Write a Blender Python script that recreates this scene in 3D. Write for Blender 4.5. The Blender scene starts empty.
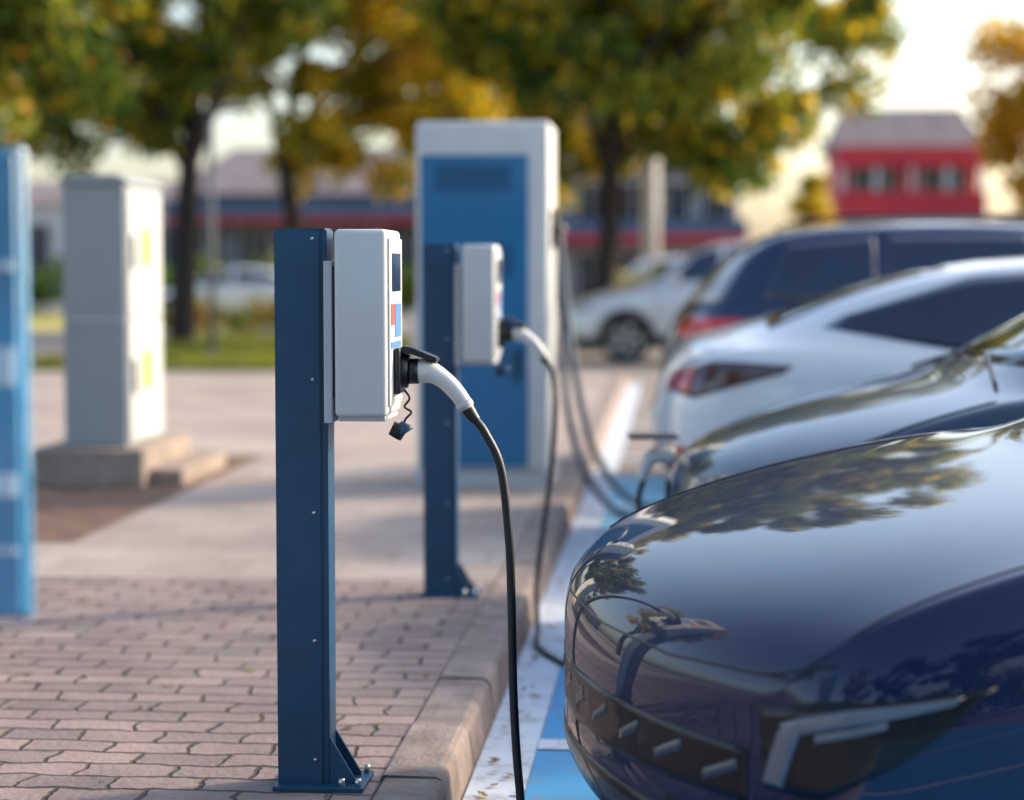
import bpy, bmesh, math, random
import numpy as np
from mathutils import Vector, Matrix
from mathutils.bvhtree import BVHTree
S=bpy.context.scene
COL=S.collection
R=math.radians

# ---------------------------------------------------------------- materials
def newmat(n):
    m=bpy.data.materials.new(n); m.use_nodes=True
    nt=m.node_tree; b=nt.nodes['Principled BSDF']
    return m,nt,b
def mat(n,c,rough=.5,metal=0,coat=0,var=.12,scale=6,bump=0,bscale=60,spec=.5,c2=None,crough=.03,cior=1.5):
    m,nt,b=newmat(n); N=nt.nodes; L=nt.links
    tc=N.new('ShaderNodeTexCoord')
    nz=N.new('ShaderNodeTexNoise'); nz.inputs['Scale'].default_value=scale; nz.inputs['Detail'].default_value=6
    L.new(tc.outputs['Object'],nz.inputs['Vector'])
    mx=N.new('ShaderNodeMix'); mx.data_type='RGBA'
    mr=N.new('ShaderNodeMapRange'); mr.inputs['From Min'].default_value=.3; mr.inputs['From Max'].default_value=.7
    L.new(nz.outputs['Fac'],mr.inputs['Value']); L.new(mr.outputs['Result'],mx.inputs['Factor'])
    a=[v*(1-var) for v in c]; d=[min(1,v*(1+var)) for v in c] if c2 is None else c2
    mx.inputs['A'].default_value=(*a,1); mx.inputs['B'].default_value=(*d,1)
    L.new(mx.outputs['Result'],b.inputs['Base Color'])
    b.inputs['Roughness'].default_value=rough; b.inputs['Metallic'].default_value=metal
    b.inputs['Coat Weight'].default_value=coat; b.inputs['Coat Roughness'].default_value=crough; b.inputs['Coat IOR'].default_value=cior
    b.inputs['Specular IOR Level'].default_value=spec
    if bump:
        n2=N.new('ShaderNodeTexNoise'); n2.inputs['Scale'].default_value=bscale; n2.inputs['Detail'].default_value=5
        L.new(tc.outputs['Object'],n2.inputs['Vector'])
        bp=N.new('ShaderNodeBump'); bp.inputs['Strength'].default_value=bump; bp.inputs['Distance'].default_value=.01
        L.new(n2.outputs['Fac'],bp.inputs['Height']); L.new(bp.outputs['Normal'],b.inputs['Normal'])
    return m
M_post=mat('post_blue',(.009,.060,.128),.42,.0,.1,var=.14,scale=9,bump=.05,bscale=300)
M_box=mat('casing_white',(.60,.62,.61),.42,0,.1,var=.05,scale=4,bump=.03,bscale=400)
M_boxg=mat('casing_grey',(.50,.52,.52),.5,var=.06)
M_blk=mat('black_plastic',(.012,.013,.016),.38,var=.2,scale=20)
M_rub=mat('cable_rubber',(.010,.012,.018),.45,var=.2,scale=20)
M_cab2=mat('cable_blue',(.02,.05,.09),.5,var=.2,scale=20)
M_steel=mat('steel',(.6,.6,.6),.3,.9,var=.1)
M_chgblue=mat('charger_blue',(.006,.15,.33),.4,0,.3,var=.08,scale=2)
M_chgdark=mat('charger_vent',(.005,.09,.22),.5)
M_cabg=mat('cabinet_grey',(.29,.33,.345),.55,var=.05,scale=1.5)
M_cabg_lit=mat('cabinet_grey_lit',(.46,.49,.50),.5,var=.04,scale=1.5)  # paler copy of the cabinet grey, sunlight on the right side put into the colour
M_conc=mat('concrete',(.30,.24,.20),.9,var=.25,scale=5,bump=.4,bscale=40)
M_yel=mat('yellow_label',(.80,.50,.03),.5)
M_red=mat('red_label',(.6,.05,.03),.5)
M_screen=mat('screen',(.01,.03,.06),.1,coat=.5)
M_stick=mat('sticker_blue',(.05,.2,.5),.4)
M_dirt=mat('dirt',(.14,.08,.055),.95,var=.4,scale=7,bump=1,bscale=25)
M_kerb=mat('kerb_stone',(.25,.20,.18),.85,var=.35,scale=8,bump=.6,bscale=70)
M_grass=mat('grass',(.10,.15,.02),.9,c2=(.26,.25,.04),scale=1.2,bump=1,bscale=30)
M_lawn=mat('dry_lawn',(.36,.32,.06),.9,var=.3,scale=.5)
M_bark=mat('bark',(.028,.022,.018),.95,var=.4,scale=8,bump=1,bscale=25)
M_glass=mat('dark_glass',(.003,.012,.04),.03,0,1,var=.2,spec=.4)
M_tyre=mat('tyre',(.012,.012,.013),.8,var=.2)
M_rim=mat('rim',(.55,.56,.58),.28,.9)
M_trim=mat('black_trim',(.003,.004,.008),.4,coat=.3,spec=.25)
M_tail=mat('tail_red',(.50,.01,.012),.15,0,1)
M_taild=mat('tail_smoked',(.05,.008,.01),.12,0,1)
M_lens=mat('lens_clear',(.42,.44,.48),.12,.3,1)
M_drl=mat('lamp_bar',(.13,.14,.17),.3,.1,.6)
M_fin=mat('grille_fin_grey',(.07,.08,.10),.4,.2,.3)
M_navy=mat('paint_navy',(.001,.009,.050),.5,.0,1,var=.05,spec=.15,crough=.012,cior=1.42)
M_slate=mat('paint_slate',(.018,.036,.07),.3,.3,1,var=.05)
M_whitep=mat('paint_white',(.74,.76,.78),.3,0,1,var=.02)
M_blue4=mat('paint_blue',(.002,.013,.06),.4,.0,1,var=.05,spec=.3)
M_silver=mat('paint_silver',(.6,.6,.6),.3,.2,1,var=.03)
M_redw=mat('red_wall',(.50,.03,.04),.8,var=.15,scale=.5)
M_roof=mat('roof_tile',(.19,.15,.15),.85,var=.2,scale=1)
M_wallw=mat('wall_white',(.6,.58,.55),.85,var=.1,scale=.5)
M_wallb=mat('wall_bluegrey',(.07,.11,.19),.8,var=.2,scale=.4)
M_wallt=mat('wall_taupe',(.22,.21,.23),.85,var=.2,scale=.4)
M_polec=mat('pole_concrete',(.5,.48,.44),.8,var=.15,scale=2)
M_poleg=mat('pole_grey',(.13,.14,.15),.6,var=.15)
M_totem=mat('sign_blue',(.07,.25,.42),.2,0,.8,var=.35,scale=5)
M_totw=mat('sign_white',(.5,.62,.72),.3,0,.5,var=.15)

def paver_mat():
    m,nt,b=newmat('brick_pavers'); N=nt.nodes; L=nt.links
    tc=N.new('ShaderNodeTexCoord')
    n0=N.new('ShaderNodeTexNoise'); n0.inputs['Scale'].default_value=7; n0.inputs['Detail'].default_value=5
    L.new(tc.outputs['Object'],n0.inputs['Vector'])
    vm=N.new('ShaderNodeVectorMath'); vm.operation='MULTIPLY_ADD'
    vm.inputs[1].default_value=(.09,.075,0); L.new(n0.outputs['Color'],vm.inputs[0]); L.new(tc.outputs['Object'],vm.inputs[2])
    br=N.new('ShaderNodeTexBrick'); br.inputs['Scale'].default_value=1
    br.inputs['Brick Width'].default_value=.22; br.inputs['Row Height'].default_value=.12
    br.inputs['Mortar Size'].default_value=.009; br.inputs['Mortar Smooth'].default_value=.7
    br.inputs['Color1'].default_value=(.33,.245,.225,1); br.inputs['Color2'].default_value=(.21,.16,.155,1)
    br.inputs['Mortar'].default_value=(.07,.053,.047,1)
    L.new(vm.outputs[0],br.inputs['Vector'])
    n1=N.new('ShaderNodeTexNoise'); n1.inputs['Scale'].default_value=1.3; n1.inputs['Detail'].default_value=10; n1.inputs['Roughness'].default_value=.75
    L.new(tc.outputs['Object'],n1.inputs['Vector'])
    mr=N.new('ShaderNodeMapRange'); mr.inputs['From Min'].default_value=.3; mr.inputs['From Max'].default_value=.7
    mr.inputs['To Min'].default_value=.55; mr.inputs['To Max'].default_value=1.25
    L.new(n1.outputs['Fac'],mr.inputs['Value'])
    mu=N.new('ShaderNodeMix'); mu.data_type='RGBA'; mu.blend_type='MULTIPLY'; mu.inputs['Factor'].default_value=1
    L.new(br.outputs['Color'],mu.inputs['A']); L.new(mr.outputs['Result'],mu.inputs['B'])
    n3=N.new('ShaderNodeTexNoise'); n3.inputs['Scale'].default_value=.9; n3.inputs['Detail'].default_value=9; n3.inputs['Roughness'].default_value=.75
    L.new(tc.outputs['Object'],n3.inputs['Vector'])
    m3=N.new('ShaderNodeMapRange'); m3.inputs['From Min'].default_value=.46; m3.inputs['From Max'].default_value=.7; m3.inputs['To Max'].default_value=.7
    L.new(n3.outputs['Fac'],m3.inputs['Value'])
    mz=N.new('ShaderNodeMix'); mz.data_type='RGBA'; mz.inputs['B'].default_value=(.27,.22,.205,1)
    L.new(m3.outputs['Result'],mz.inputs['Factor']); L.new(mu.outputs['Result'],mz.inputs['A'])
    L.new(mz.outputs['Result'],b.inputs['Base Color']); b.inputs['Roughness'].default_value=.8
    n2=N.new('ShaderNodeTexNoise'); n2.inputs['Scale'].default_value=50; n2.inputs['Detail'].default_value=6
    L.new(tc.outputs['Object'],n2.inputs['Vector'])
    ma=N.new('ShaderNodeMath'); ma.operation='MULTIPLY_ADD'; ma.inputs[1].default_value=-1.0
    mb=N.new('ShaderNodeMath'); mb.operation='MULTIPLY'; mb.inputs[1].default_value=.5
    L.new(n2.outputs['Fac'],mb.inputs[0]); L.new(br.outputs['Fac'],ma.inputs[0]); L.new(mb.outputs[0],ma.inputs[2])
    sc=N.new('ShaderNodeSeparateColor'); L.new(br.outputs['Color'],sc.inputs[0])
    md=N.new('ShaderNodeMath'); md.operation='MULTIPLY_ADD'; md.inputs[1].default_value=3.0; L.new(sc.outputs[0],md.inputs[0]); L.new(ma.outputs[0],md.inputs[2])
    bp=N.new('ShaderNodeBump'); bp.inputs['Strength'].default_value=1; bp.inputs['Distance'].default_value=.012
    L.new(md.outputs[0],bp.inputs['Height']); L.new(bp.outputs['Normal'],b.inputs['Normal'])
    return m
def stain_mat(n,c1,c2,sc,bsc,bw=None,dark=.6):
    m,nt,b=newmat(n); N=nt.nodes; L=nt.links
    tc=N.new('ShaderNodeTexCoord')
    n1=N.new('ShaderNodeTexNoise'); n1.inputs['Scale'].default_value=sc; n1.inputs['Detail'].default_value=9; n1.inputs['Roughness'].default_value=.65
    L.new(tc.outputs['Object'],n1.inputs['Vector'])
    mr=N.new('ShaderNodeMapRange'); mr.inputs['From Min'].default_value=.35; mr.inputs['From Max'].default_value=.65
    L.new(n1.outputs['Fac'],mr.inputs['Value'])
    mx=N.new('ShaderNodeMix'); mx.data_type='RGBA'; mx.inputs['A'].default_value=(*c1,1); mx.inputs['B'].default_value=(*c2,1)
    L.new(mr.outputs['Result'],mx.inputs['Factor']); out=mx.outputs['Result']
    n2=N.new('ShaderNodeTexNoise'); n2.inputs['Scale'].default_value=bsc; n2.inputs['Detail'].default_value=6
    L.new(tc.outputs['Object'],n2.inputs['Vector']); h=n2.outputs['Fac']
    if bw:
        br=N.new('ShaderNodeTexBrick'); br.inputs['Scale'].default_value=1; br.offset=0.5
        br.inputs['Brick Width'].default_value=bw[0]; br.inputs['Row Height'].default_value=bw[1]; br.inputs['Mortar Size'].default_value=.01
        br.inputs['Color1'].default_value=(1,1,1,1); br.inputs['Color2'].default_value=(.82,.80,.79,1); br.inputs['Mortar'].default_value=(dark,dark,dark,1)
        L.new(tc.outputs['Object'],br.inputs['Vector'])
        mu=N.new('ShaderNodeMix'); mu.data_type='RGBA'; mu.blend_type='MULTIPLY'; mu.inputs['Factor'].default_value=1
        L.new(out,mu.inputs['A']); L.new(br.outputs['Color'],mu.inputs['B']); out=mu.outputs['Result']
    L.new(out,b.inputs['Base Color']); b.inputs['Roughness'].default_value=.8
    bp=N.new('ShaderNodeBump'); bp.inputs['Strength'].default_value=.5; bp.inputs['Distance'].default_value=.01
    L.new(h,bp.inputs['Height']); L.new(bp.outputs['Normal'],b.inputs['Normal'])
    return m
M_paver=paver_mat()
M_slab=stain_mat('paving_slabs',(.32,.26,.23),(.45,.385,.345),.8,60,(.4,.4),.75)
M_asph=stain_mat('asphalt',(.20,.17,.15),(.29,.25,.225),.6,120)
M_ground=stain_mat('ground_far',(.26,.225,.195),(.36,.32,.27),.05,3)
def paint_mark(n,c,wear):
    m,nt,b=newmat(n); N=nt.nodes; L=nt.links
    tc=N.new('ShaderNodeTexCoord'); n1=N.new('ShaderNodeTexNoise'); n1.inputs['Scale'].default_value=9; n1.inputs['Detail'].default_value=10; n1.inputs['Roughness'].default_value=.75
    L.new(tc.outputs['Object'],n1.inputs['Vector'])
    mr=N.new('ShaderNodeMapRange'); mr.inputs['From Min'].default_value=.5; mr.inputs['From Max'].default_value=.62; mr.inputs['To Max'].default_value=wear
    L.new(n1.outputs['Fac'],mr.inputs['Value'])
    mx=N.new('ShaderNodeMix'); mx.data_type='RGBA'; mx.inputs['A'].default_value=(*c,1); mx.inputs['B'].default_value=(.22,.2,.19,1)
    L.new(mr.outputs['Result'],mx.inputs['Factor']); L.new(mx.outputs['Result'],b.inputs['Base Color']); b.inputs['Roughness'].default_value=.6
    return m
M_mw=paint_mark('marking_white',(.58,.66,.76),.5); M_mb=paint_mark('marking_blue',(.05,.30,.60),.4)
M_mb2=paint_mark('marking_pale_blue',(.20,.50,.70),.4)

def leaf_mat():
    m,nt,b=newmat('leaves'); N=nt.nodes; L=nt.links
    at=N.new('ShaderNodeAttribute'); at.attribute_name='lc'
    L.new(at.outputs['Color'],b.inputs['Base Color']); b.inputs['Roughness'].default_value=.5
    tr=N.new('ShaderNodeBsdfTranslucent'); L.new(at.outputs['Color'],tr.inputs['Color'])
    ms=N.new('ShaderNodeMixShader'); ms.inputs[0].default_value=.55
    L.new(b.outputs[0],ms.inputs[1]); L.new(tr.outputs[0],ms.inputs[2]); L.new(ms.outputs[0],N['Material Output'].inputs[0])
    return m
M_leaf=leaf_mat()

# ---------------------------------------------------------------- helpers
def empty(n,loc=(0,0,0),rz=0):
    e=bpy.data.objects.new(n,None); e.location=loc; e.rotation_euler=(0,0,rz); e.empty_display_size=.2; COL.objects.link(e); return e
def mkobj(n,me,mats,parent=None,smooth=False):
    o=bpy.data.objects.new(n,me); COL.objects.link(o)
    for m in (mats if isinstance(mats,(list,tuple)) else [mats]): me.materials.append(m)
    if smooth:
        me.polygons.foreach_set('use_smooth',[True]*len(me.polygons))
    if parent: o.parent=parent
    return o
def bmobj(n,bm,mats,parent=None,smooth=False):
    me=bpy.data.meshes.new(n); bm.normal_update(); bm.to_mesh(me); bm.free(); return mkobj(n,me,mats,parent,smooth)
def box(n,x0,x1,y0,y1,z0,z1,m,parent=None,bev=0,seg=2):
    bm=bmesh.new(); bmesh.ops.create_cube(bm,size=1)
    for v in bm.verts:
        v.co=Vector((x0+(v.co.x+.5)*(x1-x0),y0+(v.co.y+.5)*(y1-y0),z0+(v.co.z+.5)*(z1-z0)))
    if bev: bmesh.ops.bevel(bm,geom=bm.edges[:],offset=bev,segments=seg,affect='EDGES',profile=.5)
    return bmobj(n,bm,m,parent,bev>0 and seg>2)
def sheet(n,x0,x1,y0,y1,z,m,parent=None):
    me=bpy.data.meshes.new(n); me.from_pydata([(x0,y0,z),(x1,y0,z),(x1,y1,z),(x0,y1,z)],[],[(0,1,2,3)]); return mkobj(n,me,m,parent)
def smoothpath(pts,k=8):
    P=[Vector(p) for p in pts]; out=[]
    Q=[P[0]*2-P[1]]+P+[P[-1]*2-P[-2]]
    for i in range(1,len(Q)-2):
        a,b,c,d=Q[i-1:i+3]
        for j in range(k):
            t=j/k
            out.append(.5*((2*b)+(-a+c)*t+(2*a-5*b+4*c-d)*t*t+(-a+3*b-3*c+d)*t**3))
    out.append(P[-1]); return out
def tube(n,pts,rad,m,parent=None,k=8,ns=12,flat=1.0):
    P=smoothpath(pts,k) if k>1 else [Vector(p) for p in pts]
    if isinstance(rad,(int,float)): rr=[rad]*len(P)
    else:
        rr=[float(v) for v in np.interp(np.linspace(0,len(rad)-1,len(P)),range(len(rad)),rad)]
    vs=[];fs=[]; up=None
    for i,p in enumerate(P):
        t=(P[min(i+1,len(P)-1)]-P[max(i-1,0)]).normalized()
        if up is None:
            up=Vector((0,1,0)) if abs(t.y)<.9 else Vector((1,0,0))
        s=t.cross(up).normalized(); up=s.cross(t).normalized()
        for j in range(ns):
            a=2*math.pi*j/ns; vs.append(p+s*math.cos(a)*rr[i]+up*math.sin(a)*rr[i]*flat)
    for i in range(len(P)-1):
        for j in range(ns):
            a=i*ns+j;b=i*ns+(j+1)%ns; fs.append((a,b,b+ns,a+ns))
    fs.append(tuple(range(ns))[::-1]); fs.append(tuple(range((len(P)-1)*ns,len(P)*ns)))
    me=bpy.data.meshes.new(n); me.from_pydata([tuple(v) for v in vs],[],fs); return mkobj(n,me,m,parent,True)
def prism(n,poly,y0,y1,m,parent=None,bev=0):   # poly in x,z
    bm=bmesh.new(); a=[bm.verts.new((p[0],y0,p[1])) for p in poly]; b=[bm.verts.new((p[0],y1,p[1])) for p in poly]
    bm.faces.new(a); bm.faces.new(b[::-1])
    for i in range(len(poly)):
        j=(i+1)%len(poly); bm.faces.new((a[j],a[i],b[i],b[j]))
    bmesh.ops.recalc_face_normals(bm,faces=bm.faces[:])
    if bev: bmesh.ops.bevel(bm,geom=bm.edges[:],offset=bev,segments=2,affect='EDGES')
    return bmobj(n,bm,m,parent)

# ---------------------------------------------------------------- ground
sheet('ground',-1500,1500,-1500,1500,-.13,M_ground)
sheet('road',-.55,60,-12,60,-.12,M_asph)
sheet('road.001',-60,-.55,24.2,60,-.12,M_asph)
pv=empty('pavement')
sheet('brick_area',-9,-.715,-6,7.9,.0,M_paver,pv)
box('slab_area',-16,-.715,7.9,24.0,-.12,.0,M_slab,pv)
box('paver_bed',-16,-.715,-6,7.9,-.12,-.006,M_slab,pv)
sheet('dirt',-5.2,-2.75,8.9,13.2,.004,M_dirt,pv)
# kerb
random.seed(3)
kb=bmesh.new(); y=-6.0
def stone(bm,pts,y0,y1):
    a=[bm.verts.new((p[0],y0,p[1])) for p in pts]; b=[bm.verts.new((p[0],y1,p[1])) for p in pts]
    bm.faces.new(a); bm.faces.new(b[::-1])
    for i in range(len(pts)):
        j=(i+1)%len(pts); bm.faces.new((a[j],a[i],b[i],b[j]))
while y<24:
    l=.6; dz=random.uniform(-.004,.004); dx=random.uniform(-.004,.004)
    stone(kb,[(-.712+dx,-.13),(-.712+dx,-.003+dz),(-.705+dx,.004+dz),(-.578+dx,.003+dz),(-.563+dx,-.003+dz),(-.554+dx,-.016+dz),(-.540+dx,-.13)],y,y+l-.012); y+=l
bmesh.ops.recalc_face_normals(kb,faces=kb.faces[:])
bmobj('kerb',kb,M_kerb)
box('kerb.001',-16,-.52,24.003,24.15,-.13,.003,M_kerb,bev=.015)
mk=empty('road_marking')
sheet('kerb_line',-.538,-.385,-6,24,-.116,M_mw,mk)
for i,yc in enumerate([-1.6,1.3,5.65,8.55,11.5,14.5,17.4]):
    sheet('bay_line_%d'%i,-.383,4.8,yc-.06,yc+.06,-.112,M_mw,mk)
sheet('bay_paint',-.383,4.8,-6,9.6,-.116,M_mb,mk)
sheet('bay_paint_pale',-.383,4.8,9.6,13.2,-.116,M_mb2,mk)
gi=empty('grass')
box('grass_strip',-8.6,-3.0,25.5,35.5,-.125,.01,M_grass,gi)
sheet('lawn',-70,-10,44,63,-.118,M_lawn,gi)
def quads(n,V,CC,per,parent):
    nq=len(V)//per
    me=bpy.data.meshes.new(n); me.vertices.add(len(V)); me.vertices.foreach_set('co',V.ravel())
    me.loops.add(per*nq); me.loops.foreach_set('vertex_index',np.arange(per*nq)); me.polygons.add(nq); me.polygons.foreach_set('loop_start',np.arange(nq)*per)
    me.update(); at=me.color_attributes.new('lc','FLOAT_COLOR','POINT'); at.data.foreach_set('color',CC.ravel())
    return mkobj(n,me,M_leaf,parent)
def blades(n,x0,x1,y0,y1,z,N,h,cols,seed,parent):
    rs=np.random.RandomState(seed)
    p=np.stack([rs.uniform(x0,x1,N),rs.uniform(y0,y1,N),np.full(N,z)],1)
    a=rs.uniform(0,6.28,N); w=h*.12; hh=h*rs.uniform(.5,1.2,N)
    d=np.stack([np.cos(a)*w,np.sin(a)*w,np.zeros(N)],1)
    tip=p+np.stack([rs.normal(0,h*.3,N),rs.normal(0,h*.3,N),hh],1)
    V=np.stack([p-d,p+d,tip],1).reshape(-1,3)
    c=np.array(cols)[rs.randint(0,len(cols),N)]*rs.uniform(.7,1.3,(N,1)); c=np.repeat(np.c_[c,np.ones(N)],3,0)
    return quads(n,V,c,3,parent)
blades('blades',-8.6,-3.0,25.5,35.5,.0,20000,.12,[(.18,.22,.02),(.36,.34,.05),(.14,.17,.02)],1,gi)
# fallen leaves and grit along the kerb and on the paving
rs_=np.random.RandomState(77); N=460
x=np.where(rs_.uniform(size=N)<.5,rs_.uniform(-4.5,-.75,N),-.50+np.abs(rs_.normal(0,.05,N))); yy=rs_.uniform(3.5,16,N)
z=np.where(x>-.6,-.108,.006)
p=np.stack([x,yy,z],1); a=rs_.uniform(0,6.28,N); s=rs_.uniform(.008,.022,(N,1))
u=np.stack([np.cos(a),np.sin(a),rs_.uniform(-.15,.15,N)],1)*s; v=np.stack([-np.sin(a),np.cos(a),rs_.uniform(-.15,.15,N)],1)*s*.55
V=np.stack([p-u,p+v,p+u,p-v],1).reshape(-1,3); c=np.array([(.30,.17,.05),(.20,.12,.06),(.36,.27,.06)])[rs_.randint(0,3,N)]
quads('fallen_leaves',V,np.repeat(np.c_[c,np.ones(N)],4,0),4,None)

# ---------------------------------------------------------------- charging posts
def charging_post(loc,cable,name='charging_post'):
    e=empty(name,loc)
    pr=[(-.064,-.05),(.046,-.05),(.046,-.044),(.062,-.044),(.062,.05),(-.064,.05)]
    bm=bmesh.new()
    a=[bm.verts.new((p[0],p[1],.01)) for p in pr]; b=[bm.verts.new((p[0],p[1],1.346)) for p in pr]
    bm.faces.new(a[::-1]); bm.faces.new(b)
    for i in range(6):
        j=(i+1)%6; bm.faces.new((a[i],a[j],b[j],b[i]))
    bmesh.ops.recalc_face_normals(bm,faces=bm.faces[:])
    bmesh.ops.bevel(bm,geom=bm.edges[:],offset=.0022,segments=2,affect='EDGES')
    bmobj('post',bm,M_post,e)
    box('post_cap',-.06,.058,-.046,.046,1.3465,1.350,M_post,e)
    for i,z in enumerate([.07,.36,.67,.99,1.325]):
        tube('rivet_%d'%i,[(.028,-.049,z),(.028,-.0535,z)],.0042,M_steel,e,k=1)
    box('base_plate',-.07,.150,-.09,.09,.0,.012,M_post,e,.002)
    prism('gusset',[(.063,.012),(.125,.012),(.125,.02),(.063,.125)],-.046,-.038,M_post,e)
    prism('gusset_back',[(.063,.012),(.125,.012),(.125,.02),(.063,.125)],.038,.046,M_post,e)
    for i,(x,yy) in enumerate([(.135,-.07),(.135,.07),(.095,-.07)]):
        tube('anchor_bolt_%d'%i,[(x,yy,.012),(x,yy,.03)],.008,M_steel,e,k=1,ns=6)
    box('back_plate',.063,.083,-.10,.10,.889,1.272,M_boxg,e,.003)
    box('charger_housing',.092,.216,-.122,.122,.905,1.346,M_box,e,.012,4)
    box('spacer',.0832,.0918,-.09,.09,.95,1.26,M_blk,e)
    box('bottom_lip',.098,.21,-.105,.105,.894,.906,M_boxg,e,.003)
    box('front_panel',.2165,.2215,-.105,.105,.93,1.325,M_boxg,e,.0015)
    box('display',.222,.2235,-.07,.07,1.20,1.29,M_screen,e)
    box('label_red',.222,.223,-.085,-.03,1.12,1.17,M_red,e)
    box('label_blue',.222,.223,-.02,.08,1.09,1.17,M_stick,e)
    box('label_strip',.222,.223,-.09,.08,1.065,1.08,M_stick,e)
    tube('socket',[(.222,0,1.01),(.252,0,1.008)],[.043,.040],M_blk,e,k=1,ns=24)
    box('socket_mount',.222,.238,-.05,.05,.955,1.065,M_blk,e,.006,3)
    prism('socket_lid',[(.236,1.052),(.240,1.070),(.262,1.066),(.325,1.040),(.322,1.030),(.262,1.050)],-.034,.034,M_blk,e,.003)
    tube('plug_nose',[(.250,0,1.008),(.276,0,1.008)],[.031,.030],M_blk,e,k=1,ns=20)
    tube('plug_handle',[(.268,0,1.008),(.292,0,1.008),(.318,0,1.000),(.350,0,.976),(.378,0,.943),(.392,0,.918)],[.027,.029,.0255,.022,.021,.0195,.018],M_box,e,ns=18)
    tube('plug_button',[(.298,0,1.034),(.318,0,1.025)],.008,M_blk,e,k=1)
    tube('plug_grip_ring',[(.383,0,.934),(.391,0,.921)],.0212,M_boxg,e,k=1,ns=18)
    tube('strain_relief',[(.388,0,.926),(.400,0,.908),(.414,0,.889)],[.018,.016,.0125],M_blk,e)
    tube('cap_cord',[(.245,-.03,.965),(.258,-.035,.945),(.246,-.035,.925),(.262,-.035,.912),(.248,-.035,.895),(.243,-.035,.880)],.0028,M_rub,e)
    tube('cap',[(.232,-.035,.885),(.246,-.035,.868),(.250,-.035,.862)],[.010,.019,.021,.021],M_post,e,k=1,ns=18)
    tube('cap_body',[(.238,-.035,.880),(.222,-.035,.852)],[.019,.017],M_blk,e,k=1,ns=18)
    tube('cable',[(.41,0,.895)]+cable,.0105,M_rub,e,k=10)
    return e
charging_post((-.886,4.74,0),[(.437,0,.858),(.474,0,.773),(.493,0,.606),(.499,0,.462),(.505,-.01,.223),(.520,-.03,.02),(.54,-.03,-.085),(.62,.05,-.105),(.9,.35,-.106),(1.3,.75,-.106),(1.9,1.0,.2),(2.0,.93,.55)])
charging_post((-.888,7.58,0),[(.43,0,.85),(.437,0,.7),(.418,0,.45),(.385,-.02,.2),(.372,-.08,.05),(.39,-.28,-.07),(.42,-.55,-.104),(.6,-.9,-.106),(.8,-.75,-.106),(.86,-.5,.15),(.87,-.45,.5)],'charging_post')

# ---------------------------------------------------------------- big charger
c=empty('charging_cabinet',(-1.478,11.36,0))
box('plinth',-.01,.78,-.01,.62,.0,.09,M_boxg,c,.004)
box('housing',0,.77,0,.60,.092,2.098,M_box,c,.03,4)
box('door',.028,.645,-.016,-.001,.12,1.905,M_chgblue,c,.004)
for i in range(7): box('vent_%d'%i,.12,.55,-.022,-.0165,1.70+i*.022,1.712+i*.022,M_chgdark,c)
box('door_seam',.325,.329,-.0175,-.0155,.14,1.60,M_chgdark,c)
box('screen_panel',.44,.56,-.021,-.0165,1.22,1.40,M_chgdark,c)
box('handle',.575,.60,-.05,-.0165,.62,.80,M_blk,c,.004)
box('side_bracket',.771,.80,.1,.35,1.38,1.60,M_blk,c,.004)
for i,yo in enumerate([.15,.28]):
    tube('holster_%d'%i,[(.79,yo,1.50),(.83,yo,1.46)],.04,M_blk,c,k=1)
tube('cable_1',[(.81,.15,1.49),(.848,.1,1.13),(.918,-.05,.68),(1.01,-.1,.285),(1.15,-.1,.03),(1.30,.05,-.098),(1.45,.02,-.1),(1.60,-.35,-.1),(1.75,-.6,.15),(1.9,-.7,.4)],.021,M_cab2,c)
tube('cable_2',[(.81,.28,1.49),(.83,.2,1.1),(.86,.0,.6),(.93,-.15,.25),(1.06,-.25,.0),(1.22,-.45,-.1),(1.42,-.5,-.1),(1.52,-.1,-.1),(1.6,.5,-.1),(1.75,.8,.2),(1.9,.9,.6)],.021,M_cab2,c)

# ---------------------------------------------------------------- grey cabinet
c=empty('utility_cabinet',(-3.53,11.3,0))
box('base',-.16,.50,-.15,.98,.0,.222,M_conc,c,.012)
box('base_footing',.2,.70,-.02,1.1,.0,.10,M_conc,c,.012)
box('body',0,.37,0,.80,.224,1.745,M_cabg,c,.01)
prism('roof',[(-.015,1.746),(.395,1.746),(.395,1.765),(.33,1.80),(.04,1.80),(-.015,1.765)],-.015,.82,M_cabg,c,.004)
for i,(a,b) in enumerate([(.25,.96),(.975,1.72)]):
    box('door_%d'%i,.371,.385,.03,.77,a,b,M_cabg_lit,c,.004)
    box('hinge_plate_%d'%i,.386,.396,.08,.14,a+.28,a+.48,M_blk,c,.003)
    box('warning_label_%d'%i,.386,.388,.32,.50,a+.30,a+.52,M_yel,c)
box('front_frame',.01,.36,-.008,-.001,.955,.975,M_cabg_lit,c)

# ---------------------------------------------------------------- near blue sign at left
c=empty('information_sign',(-1.135,2.54,0))
tube('pole',[(-.03,.03,0),(-.03,.03,1.38)],.03,M_poleg,c,k=1,ns=20)
box('foot_plate',-.12,.06,-.06,.12,.0,.012,M_poleg,c,.002)
box('panel',-.34,.285,-.012,-.001,.80,1.40,M_totem,c,.004)
box('panel_rim',-.345,.292,.0,.02,.79,1.41,M_totem,c,.006)
for i,(a,b) in enumerate([(1.25,1.262),(1.10,1.15),(.955,.985),(.88,.888)]):
    box('band_%d'%i,-.32,.28,-.018,-.0125,a,b,M_totw,c)

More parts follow.
